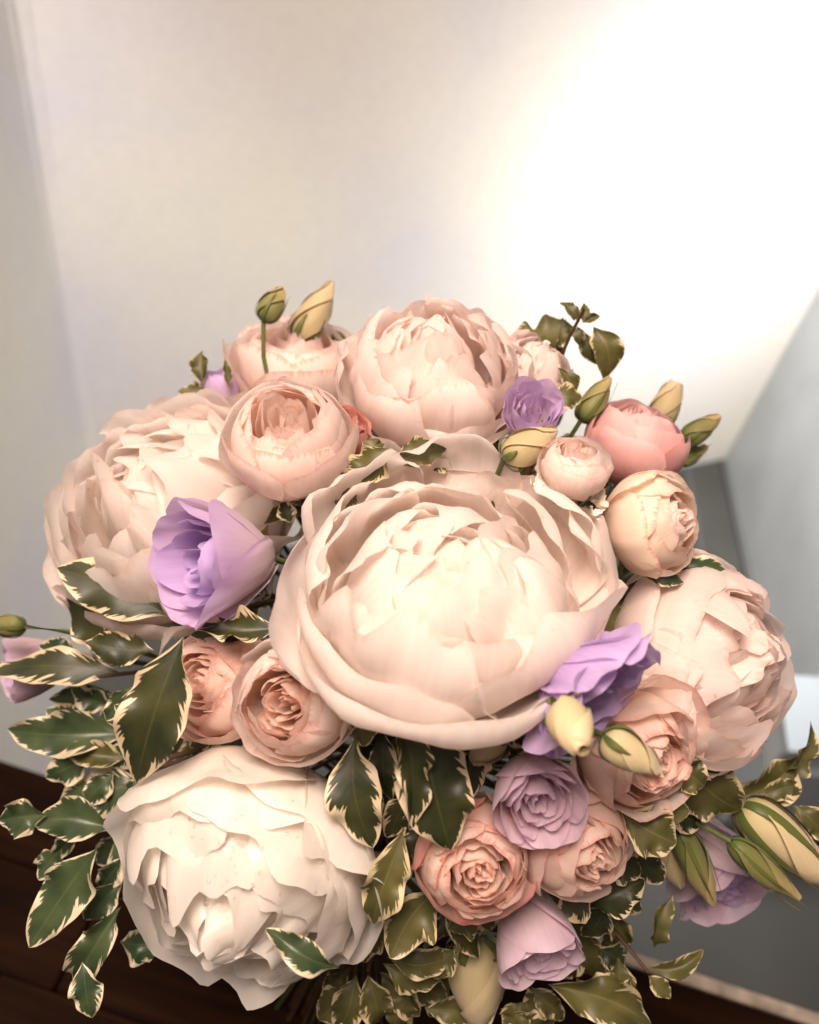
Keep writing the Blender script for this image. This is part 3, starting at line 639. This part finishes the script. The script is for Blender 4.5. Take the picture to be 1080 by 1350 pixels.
sprig('airy sprig with spoon shaped leaves curling over the pale floor', [(760, 1180, .03), (800, 1215, .01), (855, 1282, .0)], [
    (722, 1298, 862, 1352, 76, dict(dd=-.01, n=(0, .3), bend=.06)),
    (752, 1186, 792, 1306, 60, dict(dd=-.0, n=(-.2, 0))),
    (805, 1200, 832, 1246, 40, dict(dd=-.008, blunt=.6)),
    (862, 1252, 886, 1180, 36, dict(dd=.0, n=(.4, 0), sk=-.18)),
    (852, 1276, 930, 1252, 34, dict(dd=.0, n=(0, .3), sk=.14, blunt=.5)),
    (855, 1286, 884, 1316, 26, dict(dd=.0)),
    (815, 1262, 808, 1325, 40, dict(dd=.005)),
    (775, 1195, 850, 1160, 62, dict(dd=-.004, n=(0, .3), m='leaf')),
    (730, 1305, 690, 1345, 40, dict(dd=.005)),
    (815, 1225, 790, 1250, 26, dict(dd=.0)),
    (700, 1300, 745, 1345, 34, dict(dd=.004))], m='leaf_thin')
sprig('olive leaves with thin cream rims under the sideways blush peony', [(870, 1010, .03), (960, 1050, .01), (1040, 1020, .0)], [
    (898, 1006, 976, 1066, 78, dict(dd=-.012, n=(0, -.1), blunt=.8)),
    (884, 1004, 930, 1038, 48, dict(dd=-.02, blunt=.5)),
    (962, 1055, 1062, 1000, 66, dict(dd=-.01, n=(0, .1), blunt=.3)),
    (1022, 1032, 1066, 948, 38, dict(dd=-.0, n=(.4, 0))),
    (1000, 1052, 1058, 1034, 26, dict(dd=-.008)),
    (818, 1072, 892, 1112, 66, dict(dd=-.02, blunt=.4)),
    (845, 1060, 912, 1070, 40, dict(dd=-.01)),
    (1045, 1060, 1092, 1108, 40, dict(dd=.01)),
    (800, 1130, 850, 1150, 50, dict(dd=.005, m='leaf'))], m='leaf_thin')
sprig('tall twig with arching olive leaves against the bright wall', [(730, 540, .015), (735, 480, -.005), (752, 442, -.01), (770, 408, -.015)], [
    (748, 420, 666, 438, 46, dict(bend=.0, sk=-.2, n=(0, .4), dd=.0)),
    (742, 418, 738, 458, 34, dict(dd=.004)),
    (782, 430, 800, 500, 46, dict(n=(-.2, 0), dd=.0, sk=-.14)),
    (770, 436, 786, 480, 26, dict(dd=.005)),
    (748, 458, 708, 478, 28, dict(dd=.002)),
    (734, 484, 752, 532, 26, dict(dd=.002, sk=-.18)),
    (765, 425, 740, 396, 18, dict(dd=.0)), (768, 425, 772, 398, 16, dict(dd=.0)), (768, 426, 792, 416, 18, dict(dd=.0)), (762, 430, 766, 456, 18, dict(dd=.0)), (757, 424, 754, 402, 12, dict(dd=.0)),
    (726, 522, 768, 524, 34, dict(dd=.005))], m='leaf_thin', dd=-.012)
sprig('short sprig with one toothed leaf beside the slim lilac bloom', [(300, 550, .02), (275, 520, .012), (268, 500, .01)], [
    (266, 506, 262, 460, 34, dict(dd=.008, n=(-.1, .1), wave=.3)),
    (280, 526, 234, 517, 26, dict(dd=.008, n=(0, .5))),
    (302, 512, 296, 474, 12, dict(dd=-.005))], m='leaf_thin')
sprig('olive leaves in the gap between the round rose and the big peony', [(510, 640, .05), (500, 600, .02)], [
    (512, 590, 452, 640, 62, dict(dd=-.005, n=(-.1, .3))),
    (520, 612, 588, 586, 42, dict(dd=-.002, n=(.1, .4))),
    (470, 640, 440, 684, 40, dict(dd=.0)),
    (500, 630, 430, 660, 40, dict(dd=.008)),
    (500, 605, 480, 580, 30, dict(dd=.005)),
    (436, 432, 468, 492, 40, dict(dd=.035, n=(.5, .2))),
    (560, 600, 610, 612, 34, dict(dd=.01))], m='leaf_thin')
sprig('dark green leaf with a hooked tip under the cream ball rose', [(840, 770, .03), (880, 752, .01)], [
    (880, 752, 960, 748, 36, dict(dd=-.012, n=(0, .5), bend=.12)),
    (850, 760, 905, 765, 22, dict(dd=-.004)), (775, 735, 800, 770, 30, dict(dd=.0))], m='leaf_cool')
sprig('crumpled dark leaves in the shadow under the cupped lilac bloom', [(330, 800, .03), (300, 830, .01)], [
    (372, 826, 262, 832, 56, dict(dd=-.005, n=(0, .6))), (380, 830, 455, 838, 44, dict(dd=.004, n=(0, .5))), (385, 690, 372, 660, 30, dict(dd=.01)), (400, 680, 452, 668, 34, dict(dd=.0))], m='leaf')
sprig('small curled leaves crowding round the edge of the white peony', [(220, 1000, .03), (190, 1010, .01)], [
    (205, 955, 150, 930, 38, dict(dd=.0)), (190, 985, 140, 1010, 40, dict(dd=-.008)), (200, 1040, 150, 1065, 40, dict(dd=-.012)), (160, 1130, 128, 1175, 34, dict(dd=-.004)), (120, 960, 60, 935, 40, dict(dd=.006)),
    (150, 930, 95, 905, 34, dict(dd=.0)), (180, 905, 140, 950, 34, dict(dd=-.006)), (175, 1075, 205, 1120, 34, dict(dd=.004))], m='leaf_cool')
sprig('dense olive leaf tuft between the white peony and the fat cream bud', [(470, 1210, .05), (480, 1270, .02)], [
    (505, 1215, 462, 1262, 52, dict(dd=.004)), (500, 1240, 548, 1215, 46, dict(dd=.004)), (530, 1290, 590, 1318, 48, dict(dd=-.004)), (470, 1300, 420, 1345, 48, dict(dd=-.004)), (540, 1310, 520, 1360, 40, dict(dd=-.008)),
    (590, 1225, 640, 1205, 46, dict(dd=.006)), (600, 1250, 570, 1290, 40, dict(dd=-.004)), (475, 1150, 500, 1200, 44, dict(dd=.008)), (660, 1330, 735, 1352, 42, dict(dd=.0)), (690, 1320, 670, 1360, 40, dict(dd=-.004))], m='leaf_thin')
sprig('mixed green leaves below the peach orange rose', [(790, 1150, .04), (800, 1180, .01)], [
    (780, 1180, 735, 1205, 44, dict(dd=.004)), (800, 1190, 770, 1240, 46, dict(dd=.002)), (830, 1130, 880, 1165, 48, dict(dd=.0)), (815, 1180, 850, 1200, 36, dict(dd=-.004)), (770, 1240, 735, 1290, 46, dict(dd=.004)),
    (790, 1250, 830, 1280, 36, dict(dd=.0)), (760, 1290, 800, 1330, 44, dict(dd=-.004)), (880, 1060, 930, 1090, 46, dict(dd=.006)), (830, 1290, 800, 1345, 40, dict(dd=-.002))], m='leaf')
sprig('dark narrow leaves packed under the rim of the big cream peony', [(560, 900, .05), (580, 950, .03)], [
    (445, 880, 462, 960, 48, dict(dd=.0)), (505, 960, 512, 1060, 46, dict(dd=.01)), (600, 950, 650, 1010, 52, dict(dd=.004)), (610, 960, 612, 1060, 54, dict(dd=.006)), (440, 1010, 468, 1075, 44, dict(dd=.004)),
    (650, 950, 700, 990, 44, dict(dd=.006)), (540, 1040, 512, 1110, 44, dict(dd=.006)), (560, 1080, 530, 1150, 40, dict(dd=.004)), (480, 1010, 500, 1080, 40, dict(dd=.008))], m='leaf')
sprig('tangle of small wavy leaves beneath the long wavy ones by the table edge', [(200, 930, .03), (160, 925, .015)], [
    (160, 920, 60, 925, 44, dict(dd=.004)), (140, 925, 150, 985, 36, dict(dd=-.004)), (120, 1000, 60, 1025, 44, dict(dd=.004)), (150, 1020, 110, 1060, 40, dict(dd=-.006)), (110, 1095, 70, 1130, 36, dict(dd=.002)),
    (165, 1160, 110, 1215, 40, dict(dd=.006)), (180, 960, 120, 985, 40, dict(dd=-.01)), (110, 870, 50, 850, 34, dict(dd=.004)), (150, 1110, 175, 1165, 34, dict(dd=.002))], m='leaf_cool')
# sprigs deep inside the dome
gi = 0
for k in range(46):
    q = k * 2.39996; zz = 1 - 1.30 * (k + .5) / 46
    rr = math.sqrt(max(0, 1 - zz * zz)); dv = Vector((rr * math.cos(q), rr * math.sin(q), zz)).normalized()
    fr = Vector((0, 0, 1)); c = BC + dv * .138
    o = thing('pittosporum_sprig', 'olive leaf sprig tucked deep between the flowers', 'leaf sprig', c, 'leaf sprigs filling the gaps')
    add_stem(o, c, dv, .0015, M['twig'])
    tg = dv.cross(Vector((.2, .1, .95))).normalized(); bt = dv.cross(tg)
    for j in range(6):
        a = j * 1.047 + U(-.3, .3); out = (tg * math.cos(a) + bt * math.sin(a)) * U(.6, 1) + dv * U(.2, .8)
        out.normalize(); nn = (dv - out * .4)
        Lf = U(.034, .052)
        link('leaf', leaf_geo(Vector((0, 0, 0)) + out * .003, out * Lf, nn, Lf * U(.2, .28), U(.0, .15), U(.1, .3), U(.1, .2), n=11, m=9), M[('leaf_thin', 'leaf', 'leaf_thin')[gi % 3]], o); gi += 1

# ------------------------------------------------------------------ tiny white filler florets
def filler(label, spots):
    u, v = spots[0][:2]; c = P(u, v, dome_depth(u, v) + .01)
    o = thing('filler_flower', label, 'filler flower', c, 'tiny white filler flowers')
    add_stem(o, c, (c - BC).normalized(), .001)
    for (u, v, r) in spots:
        p = P(u, v, dome_depth(u, v) - .02) - c; S = r * .4 / F
        pts = [Vector((0, 0, 0)), p * .5, p]
        for i in range(5):
            pe = petal(o, M['floret'], S, R=.9, h0=.5, zt=.3, rt=.9, Wd=.6, phi=i * 1.257, ruf=.15, notch=.15, curl=.2, n=6, mm=7)
            pe.location = p; pe.rotation_mode = 'QUATERNION'; pe.rotation_quaternion = frame(((c - BC).normalized() + Vector((U(-.6, .6), U(-.6, .6), U(-.3, .6)))).normalized())
filler('tiny white ruffled florets between the small rosebud and big peony', [(705, 635, 9), (722, 645, 10), (738, 652, 11), (752, 660, 10), (742, 640, 8), (728, 632, 8)])
filler('tiny white ruffled florets below the cream ball rose', [(780, 655, 10), (790, 662, 11), (786, 675, 10), (798, 652, 8)])

# ------------------------------------------------------------------ water drops on the white peony
bpy.context.view_layer.update()
dg = bpy.context.evaluated_depsgraph_get()
import bmesh
bm = bmesh.new(); bmesh.ops.create_icosphere(bm, subdivisions=2, radius=1)
for f in bm.faces: f.smooth = True
dme = bpy.data.meshes.new('water_drop'); bm.to_mesh(dme); bm.free(); dme.materials.append(M['water'])
mwi = (Matrix.Translation(oW.location) @ oW.rotation_quaternion.to_matrix().to_4x4()).inverted()
cnt = 0
for i in range(150):
    u, v = rng.normal(325, 45), rng.normal(1120, 38)
    hit, loc, nrm, idx, ho, mx = SC.ray_cast(dg, CAM, ray(u, v).normalized())
    if hit and ho.parent == oW:
        if nrm.dot(CAM - loc) < 0: nrm = -nrm
        d = link('water_drop', dme, None, oW); r = U(.00035, .0008) * (1.6 if rng.random() < .12 else 1)
        d.location = mwi @ (loc + nrm * r * .35); d.rotation_mode = 'QUATERNION'
        d.rotation_quaternion = mwi.to_quaternion() @ nrm.to_track_quat('Z', 'Y'); d.scale = (r, r, r * .62); cnt += 1
        if cnt >= 60: break

# twine around the gathered stems
tw = thing('twine_binding', 'natural twine wrapped round the gathered stems', 'twine', BIND)
axb = (BC - FOOT).normalized(); e1 = axb.cross(Vector((1, 0, 0))).normalized(); e2 = axb.cross(e1)
link('coil', tube_mesh('coil', [e1 * (.037 * math.cos(a * .3)) + e2 * (.037 * math.sin(a * .3)) + axb * (-.012 + a * .00016) for a in range(150)], .0013, 6), M['twine'], tw)
